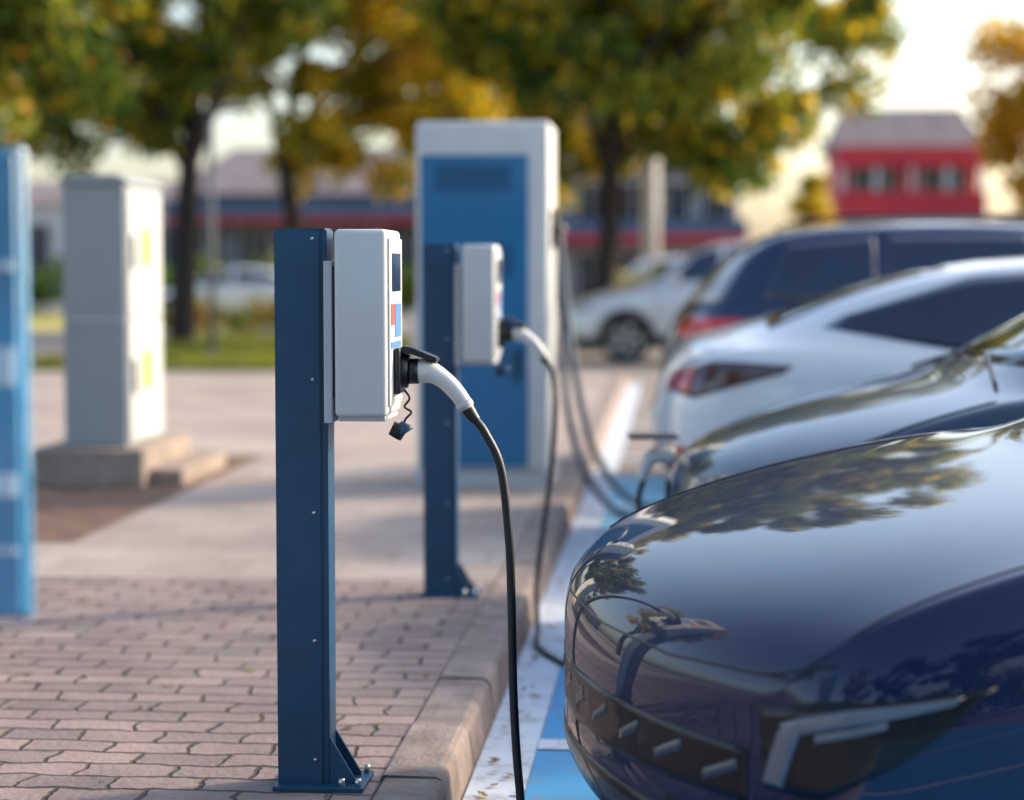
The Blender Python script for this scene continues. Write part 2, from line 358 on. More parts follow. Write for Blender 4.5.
# ---------------------------------------------------------------- cars
def ss(t): t=max(0,min(1,t)); return t*t*(3-2*t)
def section(st):
    x,w,zb,zs,zt,gb,gr=st; l=lambda a,b,t:a+(b-a)*t
    low=[(0,zb),(.72*w,zb),(.92*w,zb+.02),(.985*w,l(zb,zs,.2)),(w,l(zb,zs,.5)),(.985*w,l(zb,zs,.76)),(.965*w,l(zb,zs,.93)),(.90*w,zs+.006)]
    hood=[(.80*w,l(zs,zt,.30)),(.66*w,l(zs,zt,.52)),(.52*w,l(zs,zt,.72)),(.38*w,l(zs,zt,.87)),(.2*w,l(zs,zt,.97)),(0,zt)]
    cab=[(gb,zs+.035),(l(gb,gr,.5),l(zs,zt,.52)),(gr,zt-.065),(gr*.88,zt-.022),(gr*.45,zt-.004),(0,zt)]
    k=ss((zt-zs-.06)/.22)
    up=[(l(h[0],c_[0],k),l(h[1],c_[1],k)) for h,c_ in zip(hood,cab)]
    return low+up
class Car: pass
def make_car(name,loc,yaw,st,paint,wx,wr=.335,W=.94,bowF=.30,bowR=.18,lights=None,cre=.35):
    C=Car(); e=empty(name,loc,yaw); C.e=e; L=st[-1][0]
    rings=[]; bm=bmesh.new()
    def addring(s,sc=1,dx=0):
        pts=section(s); zc=(s[2]+s[4])/2; r=[]
        full=[(y,z) for y,z in pts]+[(-y,z) for y,z in pts[-2:0:-1]]
        for y,z in full:
            y*=sc; z=zc+(z-zc)*sc; x=s[0]+dx
            f=max(0,1-x/1.0); x2=x+bowF*(abs(y)/W)**2.4*f
            g=max(0,1-(L-x)/1.0); x2-=bowR*(abs(y)/W)**2.4*g
            r.append(bm.verts.new((x2,y,z)))
        return r
    rings.append(addring(st[0],.5,-.012))
    for s in st: rings.append(addring(s))
    rings.append(addring(st[-1],.5,.012))
    n=len(rings[0])
    cr=bm.edges.layers.float.new('crease_edge')
    for a,b in zip(rings[:-1],rings[1:]):
        for j in range(n):
            k=(j+1)%n; f=bm.faces.new((a[j],a[k],b[k],b[j]))
            if j in (0,1,n-1,n-2,2,n-3): f.material_index=1
    for r,z in ((rings[0],-.015),(rings[-1],.015)):
        cv=sum((v.co for v in r),Vector())/n; cv.x+=z; c_=bm.verts.new(cv)
        for j in range(n): bm.faces.new((r[j],r[(j+1)%n],c_))
    for a,b in zip(rings[:-1],rings[1:]):
        for j in (7,n-7):
            ed=bm.edges.get((a[j],b[j]))
            if ed: ed[cr]=cre
    bmesh.ops.recalc_face_normals(bm,faces=bm.faces[:])
    body=bmobj('body',bm,[paint,M_trim],None,True)
    md=body.modifiers.new('s','SUBSURF'); md.levels=3; md.render_levels=3
    cuts=[]
    for x in wx:
        for sg in (-1,1):
            bm2=bmesh.new(); bmesh.ops.create_cone(bm2,cap_ends=True,segments=48,radius1=wr+.045,radius2=wr+.045,depth=.5)
            bmesh.ops.rotate(bm2,verts=bm2.verts,matrix=Matrix.Rotation(math.pi/2,3,'X'))
            bmesh.ops.translate(bm2,verts=bm2.verts,vec=(x,sg*(W-.02),wr+.01))
            for f in bm2.faces: f.material_index=1
            c_=bmobj('cut',bm2,[paint,M_trim]); cuts.append(c_)
            b=body.modifiers.new('b','BOOLEAN'); b.operation='DIFFERENCE'; b.object=c_; b.solver='EXACT'
    dg=bpy.context.evaluated_depsgraph_get(); dg.update()
    ev=body.evaluated_get(dg); me=bpy.data.meshes.new_from_object(ev)
    old=body.data; body.modifiers.clear(); body.data=me; bpy.data.meshes.remove(old)
    for c_ in cuts: bpy.data.objects.remove(c_)
    body.parent=e; body.location=(0,0,0)
    bmx=bmesh.new(); bmx.from_mesh(me); C.bvh=BVHTree.FromBMesh(bmx); bmx.free()
    for i,x in enumerate(wx):
        for sg in (-1,1):
            yc=sg*(W-.045)
            prof=[(.40*wr,.0),(.62*wr,.0),(.66*wr,.012),(.70*wr,.0),(.92*wr,-.004),(wr*.985,-.02),(wr,-.05),(wr,-.16),(wr*.9,-.2),(.3*wr,-.2)]
            vs=[];fs=[];N_=40
            for r,d in prof:
                for j in range(N_):
                    a=2*math.pi*j/N_; vs.append((x+r*math.cos(a),yc+sg*d,wr+r*math.sin(a)))
            for p in range(2,len(prof)-1):
                for j in range(N_):
                    fs.append((p*N_+j,p*N_+(j+1)%N_,(p+1)*N_+(j+1)%N_,(p+1)*N_+j))
            m2=bpy.data.meshes.new('tyre'); m2.from_pydata(vs,[],fs); o=mkobj('tyre_%d_%d'%(i,sg+1),m2,M_tyre,e,True)
            bmr=bmesh.new()
            for sp in range(5):
                for dd in (-.13,.13):
                    a=2*math.pi*sp/5+dd; a0=2*math.pi*sp/5+dd*.5
                    p0=Vector((math.cos(a0)*.04,0,math.sin(a0)*.04)); p1=Vector((math.cos(a)*.64*wr,0,math.sin(a)*.64*wr))
                    t=Vector((-math.sin(a),0,math.cos(a)))*.014
                    q=[p0-t*1.3,p0+t*1.3,p1+t,p1-t]
                    A=[bmr.verts.new(Vector((x,yc-sg*.012,wr))+v) for v in q]; B=[bmr.verts.new(Vector((x,yc-sg*.05,wr))+v) for v in q]
                    bmr.faces.new(A);bmr.faces.new(B[::-1])
                    for j in range(4): bmr.faces.new((A[j],B[j],B[(j+1)%4],A[(j+1)%4]))
            bmesh.ops.recalc_face_normals(bmr,faces=bmr.faces[:])
            bmobj('rim_spokes_%d_%d'%(i,sg+1),bmr,M_rim,e)
            tube('rim_%d_%d'%(i,sg+1),[(x,yc-sg*.0,wr),(x,yc-sg*.045,wr)],.055,M_rim,e,k=1,ns=24)
            vs=[];fs=[]
            for r,d in [(.66*wr,-.005),(.62*wr,-.005),(.60*wr,-.06)]:
                for j in range(N_):
                    a=2*math.pi*j/N_; vs.append((x+r*math.cos(a),yc+sg*d,wr+r*math.sin(a)))
            for p in range(2):
                for j in range(N_): fs.append((p*N_+j,p*N_+(j+1)%N_,(p+1)*N_+(j+1)%N_,(p+1)*N_+j))
            m2=bpy.data.meshes.new('rimlip'); m2.from_pydata(vs,[],fs); mkobj('rim_lip_%d_%d'%(i,sg+1),m2,M_rim,e,True)
            tube('brake_disc_%d_%d'%(i,sg+1),[(x,yc-sg*.07,wr),(x,yc-sg*.1,wr)],wr*.6,M_trim,e,k=1,ns=32)
    return C
def resamp(P,n):
    P=[Vector(p) for p in P]; d=[0]
    for a,b in zip(P[:-1],P[1:]): d.append(d[-1]+(b-a).length)
    t=np.linspace(0,d[-1],n); A=np.array([tuple(p) for p in P]); return [Vector((np.interp(u,d,A[:,0]),np.interp(u,d,A[:,1]),np.interp(u,d,A[:,2]))) for u in t]
def patch(C,name,lo,up,m,dir=None,off=.004,nu=24,nv=8):
    A=resamp(lo,nu);B=resamp(up,nu)
    def snap(p,o):
        h=None
        if dir is not None:
            d=Vector(dir).normalized(); h=C.bvh.ray_cast(p-d*3,d)
            if h[0] is None: h=None
        if h is None: h=C.bvh.find_nearest(p)
        nrm=h[1]
        if dir is not None and nrm.dot(Vector(dir))>0: nrm=-nrm
        return h[0]+nrm*o
    vs=[];cols=nv+2;rows=nu+2
    for i in range(rows):
        ii=min(max(i-1,0),nu-1); ei=i in(0,rows-1)
        for j in range(cols):
            jj=min(max(j-1,0),nv-1); ej=j in(0,cols-1)
            p=A[ii].lerp(B[ii],jj/(nv-1)); vs.append(tuple(snap(p,-.006 if (ei or ej) else off)))
    fs=[(i*cols+j,i*cols+j+1,(i+1)*cols+j+1,(i+1)*cols+j) for i in range(rows-1) for j in range(cols-1)]
    me=bpy.data.meshes.new(name); me.from_pydata(vs,[],fs)
    bm=bmesh.new(); bm.from_mesh(me); bmesh.ops.recalc_face_normals(bm,faces=bm.faces[:]); bm.to_mesh(me); bm.free()
    return mkobj(name,me,m,C.e,True)
def line(C,name,pts,m,dir=None,w=.004,r_off=.001,n=30):
    P=resamp(pts,n); Q=[]
    for p in P:
        h=None
        if dir is not None:
            d=Vector(dir).normalized(); h=C.bvh.ray_cast(p-d*3,d)
            if h[0] is None: h=None
        if h is None: h=C.bvh.find_nearest(p)
        nn=h[1]
        Q.append(h[0]+nn*r_off)
    return tube(name,Q,w,m,C.e,k=1,ns=8)

def st_suv(hs=1.0,roof=1.48,hood=0.0,flat=False):
    base=[(0,.74,.25,.58,.62),(.04,.82,.21,.645,.69),(.14,.88,.18,.71,.765),(.40,.92,.17,.795,.85),(.75,.94,.17,.875,.925),(1.08,.94,.17,.93,.98),(1.25,.94,.17,.955,1.02),
     (1.6,.94,.17,.97,1.02+(roof-1.02)*.45),(2.0,.94,.17,.98,1.02+(roof-1.02)*.85),(2.4,.94,.17,.985,roof),(3.1,.94,.17,1.0,roof-.01),(3.7,.94,.18,1.02,roof-.09),(4.1,.92,.22,1.03,roof-.25),(4.4,.88,.28,1.0,1.08),(4.52,.82,.34,.92,.97),(4.58,.72,.42,.80,.86)]
    if flat:
        base[:7]=[(0,.80,.22,.64,.645),(.03,.86,.19,.705,.715),(.12,.91,.17,.785,.795),(.40,.94,.17,.868,.878),(.75,.95,.17,.935,.945),(1.08,.95,.17,.982,.997),(1.25,.95,.17,.99,1.03)]
    return [(x*(hs if x<=1.25 else 1)-(0 if x<=1.25 else 1.25*(1-hs)),w,zb,zs+(hood if x<=1.25 else 0),zt+(hood if x<=1.25 else 0),.82,.62) for x,w,zb,zs,zt in base]
ROADZ=-.12
def door_lines(C,W,xs,z0,z1):
    for sg in (-1,1):
        for i,x in enumerate(xs): line(C,'door_gap_%d_%d'%(i,sg+1),[(x,sg*W,z0),(x+.02,sg*W,z1)],M_trim,dir=(0,-sg,0))
        for i,x in enumerate(xs[1:]): tube('door_handle_%d_%d'%(i,sg+1),[(x-.25,sg*(W-.0),z1-.1),(x-.09,sg*(W-.0),z1-.095)],.012,M_trim,C.e,k=1)
def mirrors(C,W,x,z,paint):
    for sg in (-1,1):
        box('mirror_%d'%(sg+1),x,x+.12,min(sg*(W-.06),sg*(W+.14)),max(sg*(W-.06),sg*(W+.14)),z,z+.13,paint,C.e,.035,4)
def windows(C,wind_z0,wind_z1,side,rear=None):
    patch(C,'windshield',[(0,-.66,wind_z0),(0,.66,wind_z0)],[(0,-.52,wind_z1),(0,.52,wind_z1)],M_glass,dir=(1,0,0),off=.006)
    for sg in (-1,1):
        for i,(lo,up) in enumerate(side):
            patch(C,'side_window_%d_%d'%(i,sg+1),[(a,0,b) for a,b in lo],[(a,0,b) for a,b in up],M_glass,dir=(0,-sg,0),off=.005)

# car 1 : navy, nose to kerb
C=make_car('parked_car',(-.165,4.20,ROADZ),R(17),st_suv(hood=-.05,flat=True),M_navy,(1.05,3.65),cre=.9,bowF=.24)
windows(C,1.06,1.40,[([(1.5,1.03),(2.35,1.05)],[(2.0,1.37),(2.35,1.42)]),([(2.42,1.05),(3.6,1.09)],[(2.42,1.42),(3.3,1.36)])])
patch(C,'grille',[(0,-.66,.40),(0,0,.38),(0,.66,.40)],[(0,-.66,.50),(0,0,.50),(0,.66,.50)],M_trim,dir=(1,0,0),off=.003,nu=40)
patch(C,'lower_intake',[(0,-.5,.22),(0,.5,.22)],[(0,-.6,.33),(0,.6,.33)],M_trim,dir=(1,0,0),off=.003,nu=40)
for i in range(8):
    y0=-.60+i*.171
    patch(C,'grille_fin_%d'%i,[(0,y0+.065,.415),(0,y0-.035,.455)],[(0,y0+.065,.435),(0,y0-.035,.478)],M_fin,dir=(1,0,0),off=.0042,nu=8,nv=3)
line(C,'hood_gap',[(.22,-.82,.68),(.12,-.7,.65),(.05,-.4,.625),(.03,0,.615),(.05,.4,.625),(.12,.7,.65),(.22,.82,.68)],M_trim,w=.003,r_off=0)
for sg in (-1,1):
    patch(C,'headlamp_%d'%(sg+1),[(.14,sg*.70,.44),(.22,sg*.80,.44),(.36,sg*.90,.55)],[(.16,sg*.68,.585),(.30,sg*.86,.62),(.48,sg*.92,.65)],M_trim,off=.003)
    patch(C,'lamp_bar_upper_%d'%(sg+1),[(.18,sg*.73,.535),(.25,sg*.83,.575),(.40,sg*.92,.62)],[(.18,sg*.73,.565),(.25,sg*.83,.602),(.42,sg*.92,.635)],M_drl,off=.006,nv=4)
    patch(C,'lamp_bar_lower_%d'%(sg+1),[(.18,sg*.725,.55),(.14,sg*.70,.45)],[(.20,sg*.775,.565),(.165,sg*.745,.45)],M_drl,off=.0065,nv=4)
    patch(C,'lamp_bar_inner_%d'%(sg+1),[(.22,sg*.79,.54),(.30,sg*.86,.575)],[(.22,sg*.79,.555),(.30,sg*.86,.588)],M_drl,off=.006,nv=4)
    line(C,'bonnet_side_gap_%d'%(sg+1),[(.25,sg*.80,.77),(.7,sg*.81,.89),(1.15,sg*.80,.97)],M_trim,dir=(0,0,-1),w=.003,r_off=0)
    line(C,'bumper_gap_%d'%(sg+1),[(.52,sg*.94,.65),(.60,sg*.94,.60),(.63,sg*.94,.50)],M_trim,dir=(0,-sg,0),w=.003,r_off=0)
door_lines(C,.94,(1.45,2.4,3.3),.25,.95); mirrors(C,.9,1.6,.98,M_navy)

# car 2 : slate sedan, nose to kerb
C=make_car('parked_car',(-.0,7.15,ROADZ),R(6),st_suv(.82,1.46),M_slate,(.80,3.45))
windows(C,1.05,1.40,[([(1.3,1.03),(2.1,1.05)],[(1.75,1.35),(2.1,1.40)]),([(2.2,1.05),(3.4,1.09)],[(2.2,1.40),(3.1,1.34)])])
patch(C,'grille',[(0,-.5,.40),(0,.5,.40)],[(0,-.55,.52),(0,.55,.52)],M_trim,dir=(1,0,0),nu=40)
line(C,'hood_gap',[(.1,-.80,.69),(.06,-.5,.665),(.04,0,.66),(.06,.5,.665),(.1,.80,.69)],M_trim,w=.004)
for sg in (-1,1):
    patch(C,'headlamp_%d'%(sg+1),[(.12,sg*.62,.62),(.36,sg*.9,.66)],[(.14,sg*.60,.68),(.46,sg*.9,.755)],M_lens,off=.005)
    patch(C,'headlamp_inner_%d'%(sg+1),[(.14,sg*.64,.635),(.34,sg*.88,.665)],[(.15,sg*.63,.67),(.38,sg*.88,.72)],M_glass,off=.008)
    line(C,'wiper_%d'%(sg+1),[(1.0,sg*.6,1.05),(1.1,sg*.1,1.05)],M_blk,w=.008,r_off=.012,dir=(0,0,-1))
    line(C,'bonnet_side_gap_%d'%(sg+1),[(.22,sg*.80,.77),(.6,sg*.82,.89),(.95,sg*.80,.97)],M_trim,dir=(0,0,-1),w=.004)
door_lines(C,.94,(1.15,2.2,3.1),.25,.95); mirrors(C,.9,1.35,.98,M_slate)
box('charge_flap',-.15,.03,.08,.24,.755,.768,M_blk,C.e,.004)
tube('charge_plug',[(.02,.16,.69),(-.05,.16,.69),(-.08,.16,.66),(-.10,.16,.60)],[.032,.03,.024,.018],M_box,C.e)
tube('charge_cable',[(-.09,.16,.61),(-.11,.16,.5),(-.08,.1,.2),(0,.0,.016),(.1,-.2,.014)],.011,M_rub,C.e)

# car 3 : white fastback, tail to kerb
st3=[(0,.70,.30,.58,.62),(.05,.80,.24,.64,.68),(.2,.88,.18,.72,.765),(.55,.92,.16,.80,.85),(.95,.93,.16,.86,.92),(1.15,.93,.16,.89,.97),(1.5,.93,.16,.92,1.16),(2.0,.93,.16,.94,1.40),(2.5,.93,.16,.955,1.455),(3.05,.93,.16,.97,1.435),(3.5,.93,.17,.985,1.36),(3.9,.92,.20,1.0,1.235),(4.25,.89,.25,1.0,1.10),(4.48,.86,.30,.99,1.055),(4.57,.83,.34,.95,1.01),(4.64,.80,.38,.84,.90),(4.70,.72,.42,.70,.76)]
st3=[s+(.81,.64) for s in st3]
C=make_car('parked_car',(4.70-.10,10.15,ROADZ),R(180),st3,M_whitep,(.88,3.72),W=.93,bowR=.20)
windows(C,1.0,1.36,[([(1.4,.98),(2.35,.99)],[(1.95,1.34),(2.35,1.39)]),([(2.42,.99),(3.3,1.0),(3.90,1.10)],[(2.42,1.39),(3.2,1.34),(3.82,1.15)])])
patch(C,'rear_window',[(3.3,-.48,0),(3.3,.48,0)],[(4.15,-.54,0),(4.15,.54,0)],M_glass,dir=(0,0,-1),off=.004)
for sg in (-1,1):
    patch(C,'tail_lamp_%d'%(sg+1),[(4.62,sg*.45,.79),(4.50,sg*.78,.77),(4.10,sg*.92,.90)],[(4.62,sg*.45,.89),(4.50,sg*.78,.95),(4.05,sg*.92,.945)],M_taild,off=.006,nu=36)
    patch(C,'tail_lamp_lit_%d'%(sg+1),[(4.62,sg*.48,.80),(4.52,sg*.76,.79)],[(4.62,sg*.48,.88),(4.52,sg*.76,.93)],M_tail,off=.010,nu=16)
    patch(C,'reflector_%d'%(sg+1),[(4.6,sg*.55,.50),(4.5,sg*.72,.50)],[(4.6,sg*.55,.54),(4.5,sg*.72,.54)],M_tail,off=.006)
    line(C,'boot_gap_%d'%(sg+1),[(4.3,sg*.72,1.08),(4.5,sg*.70,1.0),(4.66,sg*.5,.80),(4.68,0,.66)],M_trim,w=.003,r_off=0)
patch(C,'diffuser',[(4.7,-.6,.30),(4.7,.6,.30)],[(4.7,-.65,.45),(4.7,.65,.45)],M_trim,off=.006)
patch(C,'number_plate',[(5,-.26,.58),(5,.26,.58)],[(5,-.26,.69),(5,.26,.69)],M_whitep,dir=(-1,0,0),off=.01)
door_lines(C,.93,(1.2,2.4,3.35),.25,.95); mirrors(C,.9,1.45,.96,M_whitep)

# car 4 : blue estate, tail to kerb
st4=[(0,.70,.32,.64,.70),(.05,.80,.26,.72,.78),(.2,.88,.22,.82,.87),(.55,.93,.2,.90,.96),(1.0,.95,.2,.97,1.04),(1.2,.95,.2,1.0,1.10),(1.6,.95,.2,1.02,1.40),(2.0,.95,.2,1.03,1.62),(2.5,.95,.2,1.04,1.68),(3.3,.95,.2,1.06,1.68),(3.9,.94,.22,1.08,1.645),(4.15,.93,.25,1.09,1.58),(4.4,.91,.28,1.10,1.36),(4.58,.88,.32,1.07,1.15),(4.66,.84,.36,.98,1.04),(4.72,.74,.42,.8,.86)]
st4=[s+(.84,.64) for s in st4]
C=make_car('parked_car',(4.72-.08,13.1,ROADZ),R(181),st4,M_blue4,(.92,3.7),wr=.36,W=.95,bowR=.2)
windows(C,1.12,1.58,[([(1.5,1.10),(2.4,1.12)],[(1.95,1.52),(2.4,1.59)]),([(2.48,1.12),(3.35,1.14)],[(2.48,1.59),(3.35,1.58)]),([(3.43,1.14),(4.10,1.20)],[(3.43,1.58),(3.95,1.53)])])
patch(C,'rear_window',[(5,-.70,1.18),(5,.70,1.18)],[(5,-.58,1.52),(5,.58,1.52)],M_lens,dir=(-1,0,0),off=.006)  # pale lens colour stands in for light reflected on the rear glass
for sg in (-1,1):
    patch(C,'tail_lamp_%d'%(sg+1),[(4.62,sg*.50,.95),(4.5,sg*.84,.95),(4.25,sg*.94,.99)],[(4.6,sg*.50,1.08),(4.45,sg*.85,1.11),(4.22,sg*.93,1.12)],M_tail,off=.008,nu=36)
    tube('roof_rail_%d'%(sg+1),[(2.1,sg*.62,1.66),(2.3,sg*.62,1.70),(3.7,sg*.62,1.695),(3.95,sg*.61,1.64)],.010,M_trim,C.e)
door_lines(C,.95,(1.3,2.45,3.4),.25,1.0); mirrors(C,.92,1.5,1.08,M_blue4)

# car 5 : silver-white off-roader farther off
st5=[(x*1.04,w,zb+.06,zs*1.14,zt*1.17,.84,.66) for x,w,zb,zs,zt,_,_ in st_suv(1.0,1.55)]
C=make_car('parked_car',(-1.68,30.0,ROADZ),0,st5,M_silver,(.98,3.72),wr=.38)
windows(C,1.24,1.72,[([(1.6,1.20),(2.35,1.22)],[(2.0,1.60),(2.35,1.70)]),([(2.45,1.22),(3.6,1.26)],[(2.45,1.70),(3.4,1.62)])])
patch(C,'grille',[(0,-.5,.5),(0,.5,.5)],[(0,-.55,.66),(0,.55,.66)],M_trim,dir=(1,0,0))
for sg in (-1,1):
    patch(C,'headlamp_%d'%(sg+1),[(.12,sg*.62,.72),(.4,sg*.9,.76)],[(.14,sg*.60,.80),(.5,sg*.9,.86)],M_lens,off=.006)
door_lines(C,.94,(1.4,2.4,3.4),.3,1.1); mirrors(C,.9,1.65,1.18,M_silver)
# farther cars
C=make_car('parked_car',(3.4,43,ROADZ),R(185),st4,M_whitep,(.92,3.7),wr=.36,W=.95)
windows(C,1.12,1.58,[([(1.5,1.10),(2.4,1.12)],[(1.95,1.52),(2.4,1.59)]),([(2.48,1.12),(4.0,1.14)],[(2.48,1.59),(3.9,1.55)])])
C=make_car('parked_car',(5.4,52,ROADZ),R(178),st4,M_redw,(.92,3.7),wr=.36,W=.95)
windows(C,1.12,1.58,[([(1.5,1.10),(2.4,1.12)],[(1.95,1.52),(2.4,1.59)]),([(2.48,1.12),(4.0,1.14)],[(2.48,1.59),(3.9,1.55)])])
C=make_car('parked_car',(-13.5,50,ROADZ),R(3),st3,M_whitep,(.88,3.72),W=.93)
windows(C,1.0,1.36,[([(1.4,1.0),(2.35,1.02)],[(1.95,1.34),(2.35,1.39)]),([(2.45,1.02),(3.9,1.08)],[(2.45,1.39),(3.3,1.32)])])

# ---------------------------------------------------------------- trees
YL=(.70,.48,.02); GR=(.10,.18,.02); OL=(.34,.34,.025); OR=(.65,.32,.02); DG=(.035,.085,.018)
def leafmesh(n,cent,rad,per,size,pal,seed,parent,ccols=None):
    rs=np.random.RandomState(seed); V=[];CC=[]
    for i,(c_,r) in enumerate(zip(cent,rad)):
        N_=per; d=rs.normal(size=(N_,3)); d/=np.linalg.norm(d,axis=1)[:,None]
        u=rs.uniform(0,1,(N_,1))**.45; p=np.array(c_)+d*u*r*np.array([1,1,.75])*rs.uniform(.8,1.25,(N_,1))
        a=rs.normal(size=(N_,3)); a/=np.linalg.norm(a,axis=1)[:,None]
        b=np.cross(a,rs.normal(size=(N_,3))); b/=np.linalg.norm(b,axis=1)[:,None]
        s=size*rs.uniform(.6,1.3,(N_,1))
        V.append(np.stack([p-a*s,p+b*s*.5,p+a*s,p-b*s*.5],1).reshape(-1,3))
        w=np.array(pal[1],float)
        bias=rs.dirichlet(w*1.2)
        ci=rs.choice(len(pal[0]),N_,p=bias); c=np.array(pal[0])[ci]*rs.uniform(.65,1.35,(N_,1))
        CC.append(np.repeat(np.c_[c,np.ones(N_)],4,0))
    return quads(n,np.concatenate(V),np.concatenate(CC),4,parent)
def tree(name,base,top,tr,cc,cr,nc,per,pal,seed,size=.13,clr=(.45,.85)):
    e=empty(name,base); rs=random.Random(seed)
    B=Vector(base); T=Vector(top)-B
    mid=T*.5+Vector((rs.uniform(-.15,.15),rs.uniform(-.1,.1),0))
    tube('trunk',[(0,0,-.15),(0,0,.25),tuple(mid),tuple(T)],[tr*1.5,tr*1.1,tr,tr*.9,tr*.75],M_bark,e,k=6,ns=12)
    cent=[];rad=[];C0=Vector(cc)-B
    while len(cent)<nc:
        p=Vector((rs.uniform(-1,1),rs.uniform(-1,1),rs.uniform(-1,1)))
        if p.length>1 or p.length<.2: continue
        p=Vector((p.x*cr[0],p.y*cr[1],p.z*cr[2]))+C0
        cent.append(tuple(p)); rad.append(rs.uniform(*clr))
    for i in range(9):
        q=Vector(cent[i*len(cent)//9]); m=T.lerp(q,.5)+Vector((0,0,.25))
        tube('limb_%d'%i,[tuple(T*.9),tuple(m),tuple(q)],[tr*.5,tr*.3,tr*.1],M_bark,e,k=5,ns=8)
    leafmesh('foliage',cent,rad,per,size,pal,seed,e)
    return e
gz=-.0
tree('deciduous_tree',(-8.1,32.4,gz),(-7.95,32.4,3.2),.22,(-9.2,32.6,6.2),(3.2,2.6,3.5),84,240,([GR,OL,DG,YL],[3,2,2,1.2]),11)
tree('deciduous_tree',(-9.9,27.3,gz),(-9.8,27.3,3.2),.16,(-9.3,27.3,6.2),(2.3,2.4,3.1),54,240,([GR,OL,DG,OR],[3,2,2,1.2]),12)
tree('deciduous_tree',(-7.05,39.6,-.12),(-7.9,39.6,3.9),.19,(-6.1,39.8,6.5),(3.4,2.8,3.8),100,250,([YL,OL,GR,OR],[4,3,1.6,.6]),13)
tree('deciduous_tree',(-4.6,45,-.12),(-4.6,45,3.9),.2,(-4.0,45,6.7),(3.4,2.8,4.2),100,240,([YL,OL,GR],[4,3,1.6]),14)
tree('deciduous_tree',(-1.39,34,-.12),(-1.1,34,3.3),.21,(-.1,34.2,6.0),(4.0,2.8,3.5),130,250,([YL,OL,GR,DG],[2,2.5,3,1.8]),15)
tree('deciduous_tree',(8.4,41,-.12),(8.4,41,3),.17,(8.0,41,4.7),(1.9,2,2.1),48,220,([OR,YL,OL],[5,2,1]),16)
tree('deciduous_tree',(-14.5,36,0),(-14.5,36,3.3),.2,(-14.3,36,6.2),(3.2,2.8,3.6),40,220,([GR,OL,YL],[3,2,1]),17)
# trees beside / behind the viewpoint (seen as reflections in the paintwork)
tree('deciduous_tree',(-8.5,3.0,0),(-8.4,3,3.2),.22,(-8.4,3,6.0),(3.0,3.4,3.2),46,220,([GR,OL,YL],[2,2,1]),18)
tree('deciduous_tree',(-6.0,-8,-.12),(-6,-8,3.2),.22,(-6,-8,5.6),(3.4,3.2,3.6),56,240,([GR,OL,YL],[3,2,1]),19)
tree('deciduous_tree',(-9.5,14.5,0),(-9.4,14.5,3.4),.2,(-9.6,14.5,6.4),(2.6,2.6,3.0),40,220,([YL,OL,GR],[2,2,1]),20)
tree('deciduous_tree',(-.5,-9.5,-.12),(-.5,-9.5,3.0),.22,(-.3,-9.5,5.4),(3.4,3.0,3.9),60,240,([GR,DG,OL],[3,2,1]),21)
tree('deciduous_tree',(5.5,-9,-.12),(5.5,-9,3.0),.22,(5.6,-9,5.4),(3.4,3.0,3.9),60,240,([GR,DG,OL],[3,2,1]),22)
tree('deciduous_tree',(11.5,-8,-.12),(11.5,-8,3.0),.22,(11.5,-8,5.4),(3.2,3.0,3.7),50,240,([GR,OL,DG],[3,2,1]),23)
# shrubs
def shrub(name,base,cent,rad,per,pal,seed,size=.1):
    e=empty(name,base); tube('stem',[(0,0,0),(0,0,cent[0][2])],.05,M_bark,e,k=1); leafmesh('foliage',cent,rad,per,size,pal,seed,e)
shrub('yellow_conifer',(3.1,45.4,-.12),[(0,0,.8),(0,0,1.5),(.1,0,2.2),(-.05,0,2.8),(0,0,3.3)],[.75,.72,.6,.45,.3],500,([YL,OL],[4,2]),31)
rs=random.Random(5)
shrub('flower_bed',(-9.8,42,-.12),[(rs.uniform(-2,2.6),rs.uniform(-1,1),rs.uniform(.2,.6)) for _ in range(26)],[.42]*26,150,([OR,GR,OL],[2,2,1]),32,.07)
shrub('flower_bed',(.6,40,-.12),[(rs.uniform(-1.8,1.8),rs.uniform(-.6,.6),rs.uniform(.3,1.3)) for _ in range(26)],[.42]*26,150,([OR,GR,OL],[1.5,2,1]),33,.07)
shrub('hedge',(-22,58,-.12),[(rs.uniform(-12,16),rs.uniform(-1,1),rs.uniform(.2,1.6)) for _ in range(110)],[.8]*110,130,([GR,DG,OL],[2,3,1]),34,.14)
shrub('hedge',(2,-15,-.12),[(rs.uniform(-14,16),rs.uniform(-1,1),rs.uniform(.2,2.6)) for _ in range(150)],[.9]*150,110,([GR,DG,OL],[2,3,1]),35,.14)

